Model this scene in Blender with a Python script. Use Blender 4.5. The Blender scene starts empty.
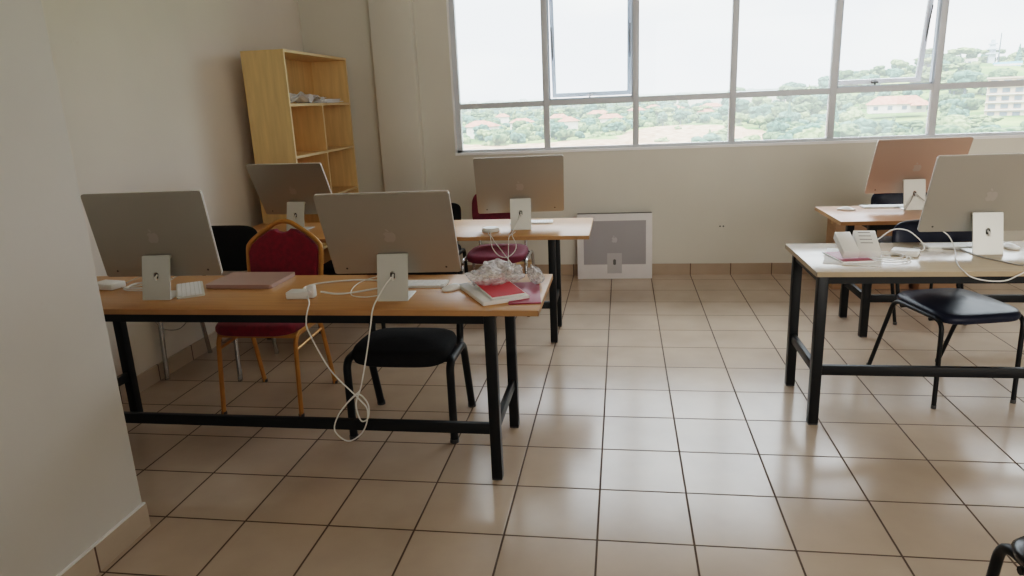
import bpy, bmesh, math, random
from mathutils import Vector, Matrix, noise
random.seed(7)
C = bpy.context.scene.collection
PI = math.pi
R = math.radians
T = 0.33585            # floor tile pitch
YW = 3.88              # inner face of the window wall
XL = -2.64             # inner face of the left wall
HD = 0.736             # desk top height

# ------------------------------------------------------------------ materials
def nodes(name):
    m = bpy.data.materials.new(name); m.use_nodes = True
    nt = m.node_tree
    return m, nt, nt.nodes['Principled BSDF']
def N(nt, t, **kw):
    n = nt.nodes.new(t)
    for k, v in kw.items(): setattr(n, k, v)
    return n
def mat(name, col, rough=0.5, metal=0.0, var=0.06, scale=8.0, bump=0.0, bscale=60.0, coat=0.0, spec=0.5, trans=0.0, sheen=0.0, coords='Object', stretch=None):
    m, nt, b = nodes(name)
    tc = N(nt, 'ShaderNodeTexCoord')
    src = tc.outputs[coords]
    if stretch:
        mp = N(nt, 'ShaderNodeMapping'); mp.inputs['Scale'].default_value = stretch
        nt.links.new(src, mp.inputs[0]); src = mp.outputs[0]
    no = N(nt, 'ShaderNodeTexNoise'); no.inputs['Scale'].default_value = scale; no.inputs['Detail'].default_value = 5
    nt.links.new(src, no.inputs['Vector'])
    cr = N(nt, 'ShaderNodeValToRGB')
    cr.color_ramp.elements[0].position = .3; cr.color_ramp.elements[1].position = .7
    a = [max(0, c * (1 - var)) for c in col]; z = [min(1, c * (1 + var)) for c in col]
    cr.color_ramp.elements[0].color = (*a, 1); cr.color_ramp.elements[1].color = (*z, 1)
    nt.links.new(no.outputs['Fac'], cr.inputs['Fac'])
    nt.links.new(cr.outputs['Color'], b.inputs['Base Color'])
    b.inputs['Roughness'].default_value = rough; b.inputs['Metallic'].default_value = metal
    b.inputs['Specular IOR Level'].default_value = spec
    if coat: b.inputs['Coat Weight'].default_value = coat; b.inputs['Coat Roughness'].default_value = .12
    if trans: b.inputs['Transmission Weight'].default_value = trans
    if sheen: b.inputs['Sheen Weight'].default_value = sheen
    if bump:
        n2 = N(nt, 'ShaderNodeTexNoise'); n2.inputs['Scale'].default_value = bscale; n2.inputs['Detail'].default_value = 3
        nt.links.new(src, n2.inputs['Vector'])
        bp = N(nt, 'ShaderNodeBump'); bp.inputs['Strength'].default_value = bump; bp.inputs['Distance'].default_value = .002
        nt.links.new(n2.outputs['Fac'], bp.inputs['Height']); nt.links.new(bp.outputs[0], b.inputs['Normal'])
    return m

def tile_mat(name, c1, c2, mortar, rough=.22, axis='XY', msize=.0045, off=(0, 0, 0)):
    m, nt, b = nodes(name)
    g = N(nt, 'ShaderNodeNewGeometry'); mp = N(nt, 'ShaderNodeMapping')
    mp.inputs['Location'].default_value = off
    if axis == 'XY': nt.links.new(g.outputs['Position'], mp.inputs[0])
    else:
        sp = N(nt, 'ShaderNodeSeparateXYZ'); cb = N(nt, 'ShaderNodeCombineXYZ'); nt.links.new(g.outputs['Position'], sp.inputs[0])
        nt.links.new(sp.outputs['X' if axis == 'XZ' else 'Y'], cb.inputs[0]); nt.links.new(sp.outputs['Z'], cb.inputs[1])
        mp.inputs['Location'].default_value = (off[0], .12, 0); nt.links.new(cb.outputs[0], mp.inputs[0])
    br = N(nt, 'ShaderNodeTexBrick'); br.offset = 0; br.squash = 1
    br.inputs['Scale'].default_value = 1; br.inputs['Brick Width'].default_value = T; br.inputs['Row Height'].default_value = T
    br.inputs['Mortar Size'].default_value = msize; br.inputs['Mortar Smooth'].default_value = .3; br.inputs['Bias'].default_value = 0
    br.inputs['Color1'].default_value = (*c1, 1); br.inputs['Color2'].default_value = (*c2, 1); br.inputs['Mortar'].default_value = (*mortar, 1)
    nt.links.new(mp.outputs[0], br.inputs['Vector'])
    no = N(nt, 'ShaderNodeTexNoise'); no.inputs['Scale'].default_value = 2.2; no.inputs['Detail'].default_value = 6
    nt.links.new(g.outputs['Position'], no.inputs['Vector'])
    mx = N(nt, 'ShaderNodeMix', data_type='RGBA', blend_type='MULTIPLY'); mx.inputs[0].default_value = 1
    cr = N(nt, 'ShaderNodeValToRGB'); cr.color_ramp.elements[0].color = (.84, .82, .8, 1); cr.color_ramp.elements[1].color = (1.06, 1.05, 1.04, 1)
    cr.color_ramp.elements[0].position = .3; cr.color_ramp.elements[1].position = .7
    nt.links.new(no.outputs['Fac'], cr.inputs[0])
    nt.links.new(br.outputs['Color'], mx.inputs[6]); nt.links.new(cr.outputs[0], mx.inputs[7])
    nt.links.new(mx.outputs[2], b.inputs['Base Color'])
    mr = N(nt, 'ShaderNodeMapRange'); mr.inputs['To Min'].default_value = rough; mr.inputs['To Max'].default_value = .8
    nt.links.new(br.outputs['Fac'], mr.inputs['Value']); nt.links.new(mr.outputs[0], b.inputs['Roughness'])
    bp = N(nt, 'ShaderNodeBump', invert=True); bp.inputs['Strength'].default_value = .5; bp.inputs['Distance'].default_value = .002
    nt.links.new(br.outputs['Fac'], bp.inputs['Height']); nt.links.new(bp.outputs[0], b.inputs['Normal'])
    return m

def wall_mat(name, col, smudge=(.62, .56, .5), amt=.25):
    m, nt, b = nodes(name)
    g = N(nt, 'ShaderNodeNewGeometry')
    n1 = N(nt, 'ShaderNodeTexNoise'); n1.inputs['Scale'].default_value = .9; n1.inputs['Detail'].default_value = 4
    n2 = N(nt, 'ShaderNodeTexNoise'); n2.inputs['Scale'].default_value = 9; n2.inputs['Detail'].default_value = 8; n2.inputs['Roughness'].default_value = .7
    for n in (n1, n2): nt.links.new(g.outputs['Position'], n.inputs['Vector'])
    c1 = N(nt, 'ShaderNodeValToRGB'); c1.color_ramp.elements[0].position = .35; c1.color_ramp.elements[1].position = .65
    c1.color_ramp.elements[0].color = (*[c * .95 for c in col], 1); c1.color_ramp.elements[1].color = (*[min(1, c * 1.04) for c in col], 1)
    nt.links.new(n1.outputs['Fac'], c1.inputs[0])
    c2 = N(nt, 'ShaderNodeValToRGB'); c2.color_ramp.elements[0].position = .64; c2.color_ramp.elements[1].position = .78
    c2.color_ramp.elements[0].color = (0, 0, 0, 1); c2.color_ramp.elements[1].color = (amt, amt, amt, 1)
    nt.links.new(n2.outputs['Fac'], c2.inputs[0])
    mx = N(nt, 'ShaderNodeMix', data_type='RGBA'); mx.inputs[7].default_value = (*smudge, 1)
    nt.links.new(c2.outputs[0], mx.inputs[0]); nt.links.new(c1.outputs[0], mx.inputs[6]); nt.links.new(mx.outputs[2], b.inputs['Base Color'])
    b.inputs['Roughness'].default_value = .55; b.inputs['Specular IOR Level'].default_value = .3
    n3 = N(nt, 'ShaderNodeTexNoise'); n3.inputs['Scale'].default_value = 45; n3.inputs['Detail'].default_value = 3
    nt.links.new(g.outputs['Position'], n3.inputs['Vector'])
    bp = N(nt, 'ShaderNodeBump'); bp.inputs['Strength'].default_value = .12; bp.inputs['Distance'].default_value = .003
    nt.links.new(n3.outputs['Fac'], bp.inputs['Height']); nt.links.new(bp.outputs[0], b.inputs['Normal'])
    return m

def glass_mat(name, tint=(.93, .98, .98), gloss=.015):
    m = bpy.data.materials.new(name); m.use_nodes = True; nt = m.node_tree; nt.nodes.clear()
    o = N(nt, 'ShaderNodeOutputMaterial'); t = N(nt, 'ShaderNodeBsdfTransparent'); t.inputs[0].default_value = (*tint, 1)
    g = N(nt, 'ShaderNodeBsdfGlossy'); g.inputs['Roughness'].default_value = .02
    f = N(nt, 'ShaderNodeFresnel'); f.inputs[0].default_value = 1.22
    no = N(nt, 'ShaderNodeTexNoise'); no.inputs['Scale'].default_value = 3
    mul = N(nt, 'ShaderNodeMath', operation='MULTIPLY'); nt.links.new(no.outputs['Fac'], mul.inputs[0]); mul.inputs[1].default_value = gloss
    ad = N(nt, 'ShaderNodeMath', operation='ADD'); nt.links.new(f.outputs[0], ad.inputs[0]); nt.links.new(mul.outputs[0], ad.inputs[1])
    mx = N(nt, 'ShaderNodeMixShader'); nt.links.new(ad.outputs[0], mx.inputs[0]); nt.links.new(t.outputs[0], mx.inputs[1]); nt.links.new(g.outputs[0], mx.inputs[2])
    nt.links.new(mx.outputs[0], o.inputs[0])
    return m
def film_mat(name):
    m = bpy.data.materials.new(name); m.use_nodes = True; nt = m.node_tree; nt.nodes.clear()
    o = N(nt, 'ShaderNodeOutputMaterial'); t = N(nt, 'ShaderNodeBsdfTransparent'); t.inputs[0].default_value = (.95, .95, .96, 1)
    g = N(nt, 'ShaderNodeBsdfGlossy'); g.inputs['Roughness'].default_value = .28
    d = N(nt, 'ShaderNodeBsdfDiffuse'); d.inputs[0].default_value = (.74, .73, .74, 1)
    tc = N(nt, 'ShaderNodeTexCoord'); no = N(nt, 'ShaderNodeTexNoise'); no.inputs['Scale'].default_value = 30; no.inputs['Detail'].default_value = 4
    nt.links.new(tc.outputs['Object'], no.inputs['Vector'])
    mr = N(nt, 'ShaderNodeMapRange'); mr.inputs['From Min'].default_value = .35; mr.inputs['From Max'].default_value = .65; mr.inputs['To Min'].default_value = .25; mr.inputs['To Max'].default_value = .7
    nt.links.new(no.outputs['Fac'], mr.inputs[0])
    m1 = N(nt, 'ShaderNodeMixShader'); m1.inputs[0].default_value = .14; nt.links.new(d.outputs[0], m1.inputs[1]); nt.links.new(g.outputs[0], m1.inputs[2])
    m2 = N(nt, 'ShaderNodeMixShader'); nt.links.new(mr.outputs[0], m2.inputs[0]); nt.links.new(t.outputs[0], m2.inputs[1]); nt.links.new(m1.outputs[0], m2.inputs[2])
    nt.links.new(m2.outputs[0], o.inputs[0])
    return m

M = {}
M['floor'] = tile_mat('floor_tile', (.57, .465, .375), (.53, .43, .345), (.10, .065, .045), rough=.2)
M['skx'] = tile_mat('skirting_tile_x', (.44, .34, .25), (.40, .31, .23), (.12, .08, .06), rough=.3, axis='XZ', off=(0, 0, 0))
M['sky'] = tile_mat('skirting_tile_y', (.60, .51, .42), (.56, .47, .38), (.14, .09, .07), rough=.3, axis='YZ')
M['wall'] = wall_mat('wall_paint', (.72, .695, .62))
M['wallL'] = wall_mat('wall_paint_left', (.80, .755, .695), amt=.35)
M['pier'] = wall_mat('wall_paint_pier', (.71, .695, .67), amt=.35)
M['ceil'] = wall_mat('ceiling_paint', (.8, .79, .76), amt=.05)
M['alu'] = mat('white_aluminium', (.60, .63, .67), .4, .0, var=.03)
M['reveal'] = mat('reveal_paint', (.93, .93, .93), .5, var=.02)
M['blue'] = mat('sash_gasket', (.52, .62, .72), .35, var=.03)
M['dark'] = mat('dark_hardware', (.05, .05, .05), .4, var=.05)
M['glass'] = glass_mat('window_glass')
M['wood'] = mat('desk_laminate', (.52, .265, .10), .36, var=.08, scale=3, stretch=(1.2, 18, 1), coat=.0, spec=.32)
M['wood3'] = mat('desk_laminate_pink', (.62, .35, .23), .32, var=.08, scale=3, stretch=(1.2, 18, 1), coat=.1)
M['wood4'] = mat('desk_laminate_glare', (.52, .42, .30), .24, var=.06, scale=3, stretch=(1.2, 18, 1), coat=.3)  # window glare on this desk painted in as a paler laminate colour
M['edge'] = mat('desk_edge_band', (.42, .22, .09), .45, var=.08)
M['edge4'] = mat('desk_edge_band_glare', (.40, .30, .19), .45, var=.08)  # edge paled to go with the glare colour of its top
M['steel'] = mat('black_powder_steel', (.008, .009, .010), .42, var=.15, scale=20, spec=.25)
M['silver'] = mat('satin_aluminium', (.62, .60, .57), .42, .65, var=.02)
M['silverlight'] = mat('satin_aluminium_light', (.66, .66, .62), .36, .35, var=.02)
M['chassis'] = mat('painted_aluminium', (.43, .405, .36), .36, .55, var=.03, scale=2)
M['copper'] = mat('warm_aluminium', (.50, .385, .32), .36, .5, var=.03, scale=2)  # shell tone warmer than the other computers
M['logo'] = mat('polished_logo', (.50, .47, .44), .30, .6, var=.02)
M['screen'] = mat('screen_glass', (.01, .01, .012), .08, var=.1)
M['white'] = mat('white_plastic', (.82, .82, .80), .35, var=.02)
M['key'] = mat('white_keys', (.88, .88, .88), .45, var=.02)
M['cable'] = mat('white_cable', (.80, .79, .76), .5, var=.03)
M['greycable'] = mat('grey_cable', (.35, .33, .30), .5, var=.03)
M['paper'] = mat('white_paper', (.86, .86, .86), .7, var=.03)
M['red'] = mat('red_print', (.55, .012, .02), .7, var=.12)
M['maroonprint'] = mat('maroon_print', (.35, .03, .07), .45, var=.12)
M['film'] = film_mat('clear_film')
M['blackfab'] = mat('black_fabric', (.010, .010, .011), .85, var=.2, scale=60, bump=.3, bscale=400, spec=.2)
M['navyvinyl'] = mat('navy_vinyl', (.014, .018, .034), .33, var=.15, scale=12, bump=.2, bscale=250, spec=.22)
M['blackvinyl'] = mat('black_vinyl', (.018, .017, .019), .25, var=.15, scale=12, bump=.2, bscale=250)
M['redfab'] = mat('red_velvet', (.21, .003, .022), .8, var=.2, scale=40, bump=.3, bscale=350, sheen=.1)
M['maroon'] = mat('maroon_fabric', (.17, .018, .045), .7, var=.15, scale=40, bump=.3, bscale=350)
M['gold'] = mat('gold_paint', (.50, .24, .05), .38, .35, var=.1, scale=20)
M['chrome'] = mat('chrome', (.55, .55, .56), .2, .9, var=.03)
M['shelf'] = mat('melamine_maple', (.76, .55, .27), .5, var=.10, scale=2.5, stretch=(14, 14, 1.2))
M['shelfin'] = mat('melamine_maple_back', (.68, .46, .21), .55, var=.10, scale=2.5, stretch=(14, 14, 1.2))
M['shelfedge'] = mat('shelf_edge_band', (.76, .58, .34), .5, var=.05)
M['card'] = mat('cardboard', (.48, .30, .18), .8, var=.08, scale=6, stretch=(1, 1, 6))
M['carton'] = mat('white_carton', (.80, .78, .79), .55, var=.03)
M['print'] = mat('grey_print', (.36, .35, .37), .5, var=.08, scale=1.5)
M['printl'] = mat('light_grey_print', (.50, .49, .50), .5, var=.04)
M['printd'] = mat('dark_print_and_shade', (.10, .10, .10), .5, var=.04)  # black print, and the shade painted on the carton top
M['laptop'] = mat('rose_aluminium', (.52, .37, .34), .38, .5, var=.03)

# ------------------------------------------------------------------ mesh helpers
class MB:
    """collects shapes, builds ONE mesh object"""
    def __init__(s): s.v = []; s.f = []; s.mi = []; s.mats = []; s.sm = []
    def _m(s, m):
        if m not in s.mats: s.mats.append(m)
        return s.mats.index(m)
    def add(s, vs, fs, m, M4=None, smooth=False):
        b = len(s.v); k = s._m(m)
        for p in vs: s.v.append(tuple(M4 @ Vector(p)) if M4 else tuple(p))
        for f in fs: s.f.append([b + i for i in f]); s.mi.append(k); s.sm.append(smooth)
    def box(s, lo, hi, m, M4=None, bev=0.0):
        if bev > 0: return s.rbox(lo, hi, m, bev, M4)
        x0, y0, z0 = lo; x1, y1, z1 = hi
        vs = [(x0,y0,z0),(x1,y0,z0),(x1,y1,z0),(x0,y1,z0),(x0,y0,z1),(x1,y0,z1),(x1,y1,z1),(x0,y1,z1)]
        s.add(vs, [(0,3,2,1),(4,5,6,7),(0,1,5,4),(1,2,6,5),(2,3,7,6),(3,0,4,7)], m, M4)
    def rbox(s, lo, hi, m, bev, M4=None, seg=2):
        bm = bmesh.new(); bmesh.ops.create_cube(bm, size=1)
        for v in bm.verts: v.co = Vector([lo[i] + (v.co[i] + .5) * (hi[i] - lo[i]) for i in range(3)])
        bmesh.ops.bevel(bm, geom=bm.edges[:], offset=bev, segments=seg, profile=.5, affect='EDGES')
        bm.verts.index_update()
        s.add([v.co.copy() for v in bm.verts], [[v.index for v in f.verts] for f in bm.faces], m, M4, smooth=True); bm.free()
    def tube(s, pts, r, m, n=8, ry=None, closed=False, M4=None, cap=True):
        pts = [Vector(p) for p in pts]; L = len(pts); vs = []; fs = []
        t0 = (pts[1] - pts[0]).normalized()
        up = Vector((0, 0, 1)) if abs(t0.z) < .9 else Vector((0, 1, 0))
        nrm = (up - t0 * up.dot(t0)).normalized()
        rs = r if isinstance(r, (list, tuple)) else [r] * L
        for i, p in enumerate(pts):
            if closed: t = (pts[(i+1) % L] - pts[i-1]).normalized()
            else: t = (pts[min(i+1, L-1)] - pts[max(i-1, 0)]).normalized()
            nn = nrm - t * nrm.dot(t)
            if nn.length > 1e-6: nrm = nn.normalized()
            bi = t.cross(nrm)
            for k in range(n):
                a = 2 * PI * (k + .5) / n
                vs.append(p + nrm * math.cos(a) * rs[i] + bi * math.sin(a) * (ry or rs[i]))
        for i in range(L if closed else L - 1):
            for k in range(n):
                a = i * n + k; b = i * n + (k + 1) % n; c = ((i + 1) % L) * n + (k + 1) % n; d = ((i + 1) % L) * n + k
                fs.append((a, b, c, d))
        if not closed and cap: fs.append(list(range(n))[::-1]); fs.append([(L - 1) * n + k for k in range(n)])
        s.add(vs, fs, m, M4, smooth=n > 4)
    def prism(s, outline, d0, d1, m, plane='XZ', M4=None, smooth=False):
        n = len(outline); vs = []
        for d in (d0, d1):
            for a, b in outline:
                vs.append((a, d, b) if plane == 'XZ' else ((a, b, d) if plane == 'XY' else (d, a, b)))
        fs = [list(range(n)), [n + i for i in range(n)][::-1]] + [(i, n + i, n + (i + 1) % n, (i + 1) % n) for i in range(n)]
        s.add(vs, fs, m, M4, smooth)
    def cyl(s, c, r, h, m, n=20, axis='Z', r2=None, M4=None):
        r2 = r if r2 is None else r2; vs = []
        for z, rr in ((0, r), (h, r2)):
            for k in range(n):
                a = 2 * PI * k / n; u, w = rr * math.cos(a), rr * math.sin(a)
                vs.append((c[0]+u, c[1]+w, c[2]+z) if axis == 'Z' else ((c[0]+u, c[1]+z, c[2]+w) if axis == 'Y' else (c[0]+z, c[1]+u, c[2]+w)))
        s.add(vs, [list(range(n))[::-1], [n+k for k in range(n)]] + [(k, (k+1) % n, n+(k+1) % n, n+k) for k in range(n)], m, M4)
    def pad(s, w, d, th, m, M4=None, crown=.012, nx=14, ny=14, e=5, front=0.0, taper=0.0):
        """upholstered pad: superellipse outline, domed top, rounded rim. local: x width, y depth, z thickness"""
        bm = bmesh.new(); rings = []
        prof = [(0.90, 0), (.97, .12), (1.0, .4), (.995, .65), (.96, .87), (.90, .97), (.78, 1.0), (.5, 1.0 + crown*.7/th), (.2, 1.0 + crown/th)]
        K = 44
        for sc, h in prof:
            ring = []
            for k in range(K):
                a = 2 * PI * k / K; ca, sa = math.cos(a), math.sin(a)
                x = math.copysign(abs(ca) ** (2 / e), ca) * w / 2; y = math.copysign(abs(sa) ** (2 / e), sa) * d / 2
                x *= 1 + taper * y / d
                z = h * th - front * max(0, -y / d) ** 2 * 4
                ring.append(bm.verts.new((x * sc, y * sc, z)))
            rings.append(ring)
        for a, b in zip(rings, rings[1:]):
            for k in range(K): bm.faces.new((a[k], a[(k+1) % K], b[(k+1) % K], b[k]))
        bm.faces.new(rings[0][::-1]); bm.faces.new(rings[-1])
        bm.verts.index_update()
        s.add([v.co.copy() for v in bm.verts], [[v.index for v in f.verts] for f in bm.faces], m, M4, smooth=True); bm.free()
    def build(s, name, parent=None, loc=None):
        me = bpy.data.meshes.new(name); me.from_pydata(s.v, [], s.f)
        for m in s.mats: me.materials.append(m)
        me.polygons.foreach_set('material_index', s.mi); me.polygons.foreach_set('use_smooth', s.sm)
        bm = bmesh.new(); bm.from_mesh(me); bmesh.ops.recalc_face_normals(bm, faces=bm.faces[:]); bm.to_mesh(me); bm.free()
        if any(s.sm):
            try: me.set_sharp_from_angle(angle=R(38))
            except Exception: pass
        me.update()
        o = bpy.data.objects.new(name, me); C.objects.link(o)
        if parent: o.parent = parent
        if loc: o.location = loc
        return o
def rounded(pts, r=.04, k=5):
    """polyline with rounded corners"""
    P = [Vector(p) for p in pts]; out = [P[0]]
    for a, b, c in zip(P, P[1:], P[2:]):
        rr = min(r, (a-b).length * .48, (c-b).length * .48)
        p0 = b + (a-b).normalized() * rr; p2 = b + (c-b).normalized() * rr
        for i in range(k + 1):
            t = i / k; out.append(p0 * (1-t)**2 + b * 2*t*(1-t) + p2 * t*t)
    out.append(P[-1]); return out
def spline(pts, n=8):
    P = [Vector(p) for p in pts]; P = [P[0]*2 - P[1]] + P + [P[-1]*2 - P[-2]]; out = []
    for i in range(1, len(P) - 2):
        for k in range(n):
            t = k / n; a, b, c, d = P[i-1], P[i], P[i+1], P[i+2]
            out.append(.5 * ((2*b) + (c-a)*t + (2*a-5*b+4*c-d)*t*t + (3*b-a-3*c+d)*t**3))
    out.append(P[-2]); return out
def arcpts(cx, cy, r, a0, a1, n): return [(cx + r*math.cos(R(a0+(a1-a0)*i/n)), cy + r*math.sin(R(a0+(a1-a0)*i/n))) for i in range(n+1)]
def rrect(x0, z0, x1, z1, r, n=5):
    return arcpts(x1-r, z1-r, r, 0, 90, n) + arcpts(x0+r, z1-r, r, 90, 180, n) + arcpts(x0+r, z0+r, r, 180, 270, n) + arcpts(x1-r, z0+r, r, 270, 360, n)

def tag(o, label=None, cat=None, group=None, kind=None):
    if label: o['label'] = label
    if cat: o['category'] = cat
    if group: o['group'] = group
    if kind: o['kind'] = kind
    return o
def thing(name, label, cat, loc=(0,0,0), rz=0, group=None):
    o = bpy.data.objects.new(name, None); C.objects.link(o); o.empty_display_size = .1
    o.location = loc; o.rotation_euler = (0, 0, rz)
    return tag(o, label, cat, group)
def copy_tree(o, parent=None):
    kids = [c for c in bpy.data.objects if c.parent == o]
    c = o.copy(); C.objects.link(c); c.parent = parent
    for ch in kids: copy_tree(ch, c)
    return c
def struct(o): o['kind'] = 'structure'; return o

# ------------------------------------------------------------------ room shell
ZC = 3.0; XR = 5.2; YB = -4.2
b = MB(); b.box((XL-.25, YB-.2, -.12), (XR+.2, YW+.25, 0), M['floor']); struct(b.build('floor'))
b = MB(); b.box((XL-.25, YB-.2, ZC), (XR+.2, YW+.25, ZC+.15), M['ceil']); struct(b.build('ceiling'))
b = MB(); b.box((XL-.25, YB-.2, 0), (XL, YW+.25, ZC), M['wallL']); struct(b.build('wall_left'))
b = MB(); b.box((XR, YB-.2, 0), (XR+.2, YW+.25, ZC), M['wall']); struct(b.build('wall_right'))
b = MB(); b.box((XL, YB-.2, 0), (XR, YB, ZC), M['wall']); struct(b.build('wall_back'))
WX0, WX1, WZ0, WZ1 = -1.345, 4.72, 1.09, 2.62
b = MB()
b.box((XL, YW, 0), (XR, YW+.2, WZ0), M['wall']); b.box((XL, YW, WZ1), (XR, YW+.2, ZC), M['wall'])
b.box((XL, YW, WZ0), (WX0, YW+.2, WZ1), M['wall']); b.box((WX1, YW, WZ0), (XR, YW+.2, WZ1), M['wall'])
struct(b.build('wall_front'))
# pier that closes the near left side
PX, PY = -1.712, -.07
b = MB(); b.box((XL+.001, YB, 0), (PX, PY, ZC-.001), M['pier']); struct(b.build('wall_near_left'))
# column left of the window
b = MB(); b.box((-1.985, YW-.10, 0), (-1.625, YW+.001, ZC-.001), M['wall'], bev=.006); struct(b.build('trim_1'))
# skirting
SK = .098
b = MB(); b.box((XL+.002, YW-.011, 0), (-1.985, YW, SK), M['skx']); b.box((-1.985, YW-.111, 0), (-1.625, YW-.1, SK), M['skx']); b.box((-1.625, YW-.011, 0), (XR, YW, SK), M['skx'])
struct(b.build('baseboard_front'))
b = MB(); b.box((XL, PY, 0), (XL+.011, YW-.012, SK), M['sky']); struct(b.build('baseboard_left'))
b = MB(); b.box((PX, YB, 0), (PX+.012, PY+.008, SK), M['sky']); b.box((PX, YB, SK), (PX+.010, PY+.006, SK+.006), M['reveal'])
b.box((XL+.02, PY, 0), (PX, PY+.012, SK), M['skx']); struct(b.build('baseboard_near_left'))
b = MB(); b.box((XR-.011, YB, 0), (XR, YW-.012, SK), M['sky']); struct(b.build('baseboard_right'))

# ------------------------------------------------------------------ ribbon window
FY0, FY1 = YW+.03, YW+.085     # frame depth
win = bpy.data.objects.new('window_1', None); C.objects.link(win); win.location = ((WX0+WX1)/2, YW+.06, WZ0); win['kind'] = 'structure'
wl = win.location
def wpart(mb, name, parent=None):
    o = mb.build(name); o.parent = parent or win
    o.matrix_parent_inverse = Matrix.Translation(-wl) if not parent else Matrix.Identity(4)
    return o
b = MB()   # reveal lining and outer frame
b.box((WX0-.0, YW-.004, WZ0-.012), (WX0+.012, YW+.12, WZ1), M['reveal'])
b.box((WX0, YW-.012, WZ0-.012), (WX1, YW+.12, WZ0+.008), M['reveal'])
wpart(b, 'sill')
b = MB()
b.box((WX0+.012, FY0, WZ0+.008), (WX0+.055, FY1, WZ1), M['alu']); b.box((WX1-.04, FY0, WZ0), (WX1, FY1, WZ1), M['alu'])
b.box((WX0+.012, FY0, WZ0+.008), (WX1, FY1, WZ0+.03), M['alu']); b.box((WX0+.012, FY0, WZ1-.04), (WX1, FY1, WZ1), M['alu'])
wpart(b, 'frame')
MX = [-.543, .204, .980, 1.748, 2.505, 3.265, 4.02]
ZT = 1.487
for x in MX:
    b = MB(); b.box((x-.025, FY0-.006, WZ0+.03), (x+.025, FY1+.004, WZ1-.04), M['alu'], bev=.003); wpart(b, 'mullion')
xs = [WX0+.035] + MX + [WX1-.02]
b = MB(); b.box((WX0+.055, FY0-.002, ZT-.023), (WX1-.04, FY1, ZT+.023), M['alu']); wpart(b, 'transom')
for i, (x0, x1) in enumerate(zip(xs, xs[1:])):
    b = MB(); b.box((x0+.02, YW+.06, WZ0+.028), (x1-.02, YW+.064, ZT-.02), M['glass']); wpart(b, 'pane')
    if i not in (1, 4):
        b = MB(); b.box((x0+.02, YW+.06, ZT+.02), (x1-.02, YW+.064, WZ1-.038), M['glass']); wpart(b, 'pane')
    else:
        # fixed blue-grey rebate the sash closes against
        b = MB()
        b.box((x0+.025, FY0+.012, ZT+.023), (x0+.037, FY1, WZ1-.04), M['blue']); b.box((x1-.037, FY0+.012, ZT+.023), (x1-.025, FY1, WZ1-.04), M['blue'])
        b.box((x0+.03, FY0+.012, ZT+.022), (x1-.03, FY1, ZT+.034), M['blue']); wpart(b, 'rebate')
        h = WZ1-.05 - (ZT+.03); w = x1-x0-.07
        Mt = Matrix.Translation(((x0+x1)/2 - wl[0], FY1+.004 - wl[1], WZ1-.05 - wl[2])) @ Matrix.Rotation(R(9), 4, 'X')
        b = MB(); q = .034
        for lo, hi in (((-w/2, 0, -h), (w/2, .035, -h+q)), ((-w/2, 0, -q), (w/2, .035, 0)), ((-w/2, 0, -h+q), (-w/2+q, .035, -q)), ((w/2-q, 0, -h+q), (w/2, .035, -q))):
            b.box(lo, hi, M['alu' if i == 4 else 'blue'], M4=Mt)
        sash = b.build('sash', win); sash['label'] = 'top hung opening sash pushed outward'
        b = MB(); b.box((-w/2+q-.004, .015, -h+q-.004), (w/2-q+.004, .019, -q+.004), M['glass'], M4=Mt); b.build('sash_glass', sash)
        b = MB(); b.box((-.035, -.03, -h+.004), (.015, .0, -h+.022), M['dark' if i==4 else 'alu'], M4=Mt, bev=.004); b.tube([(-.01, -.03, -h+.012), (-.03, -.075, -h-.03)], .008, M['dark' if i==4 else 'alu'], M4=Mt); b.build('handle', sash)
        b = MB()
        for sx in (-1, 1):
            b.tube([(sx*(w/2-.012), -.03, -h*.45), (sx*(w/2-.012), .01, -h*.75)], .005, M['dark'], n=6, M4=Mt)
        b.build('stay', sash)
# small outlet on the wall under the window
b = MB(); b.prism(rrect(.885, .385, .965, .465, .008), YW-.008, YW-.0005, M['wall']); o = b.build('wall_outlet')
tag(o, 'small painted-over wall outlet with a dark hole under the window', 'outlet')
for q in (.908, .935):
    b = MB(); b.cyl((q, YW-.010, .42), .007, .002, M['dark'], axis='Y', n=12); b.build('socket_hole', o)

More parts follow.
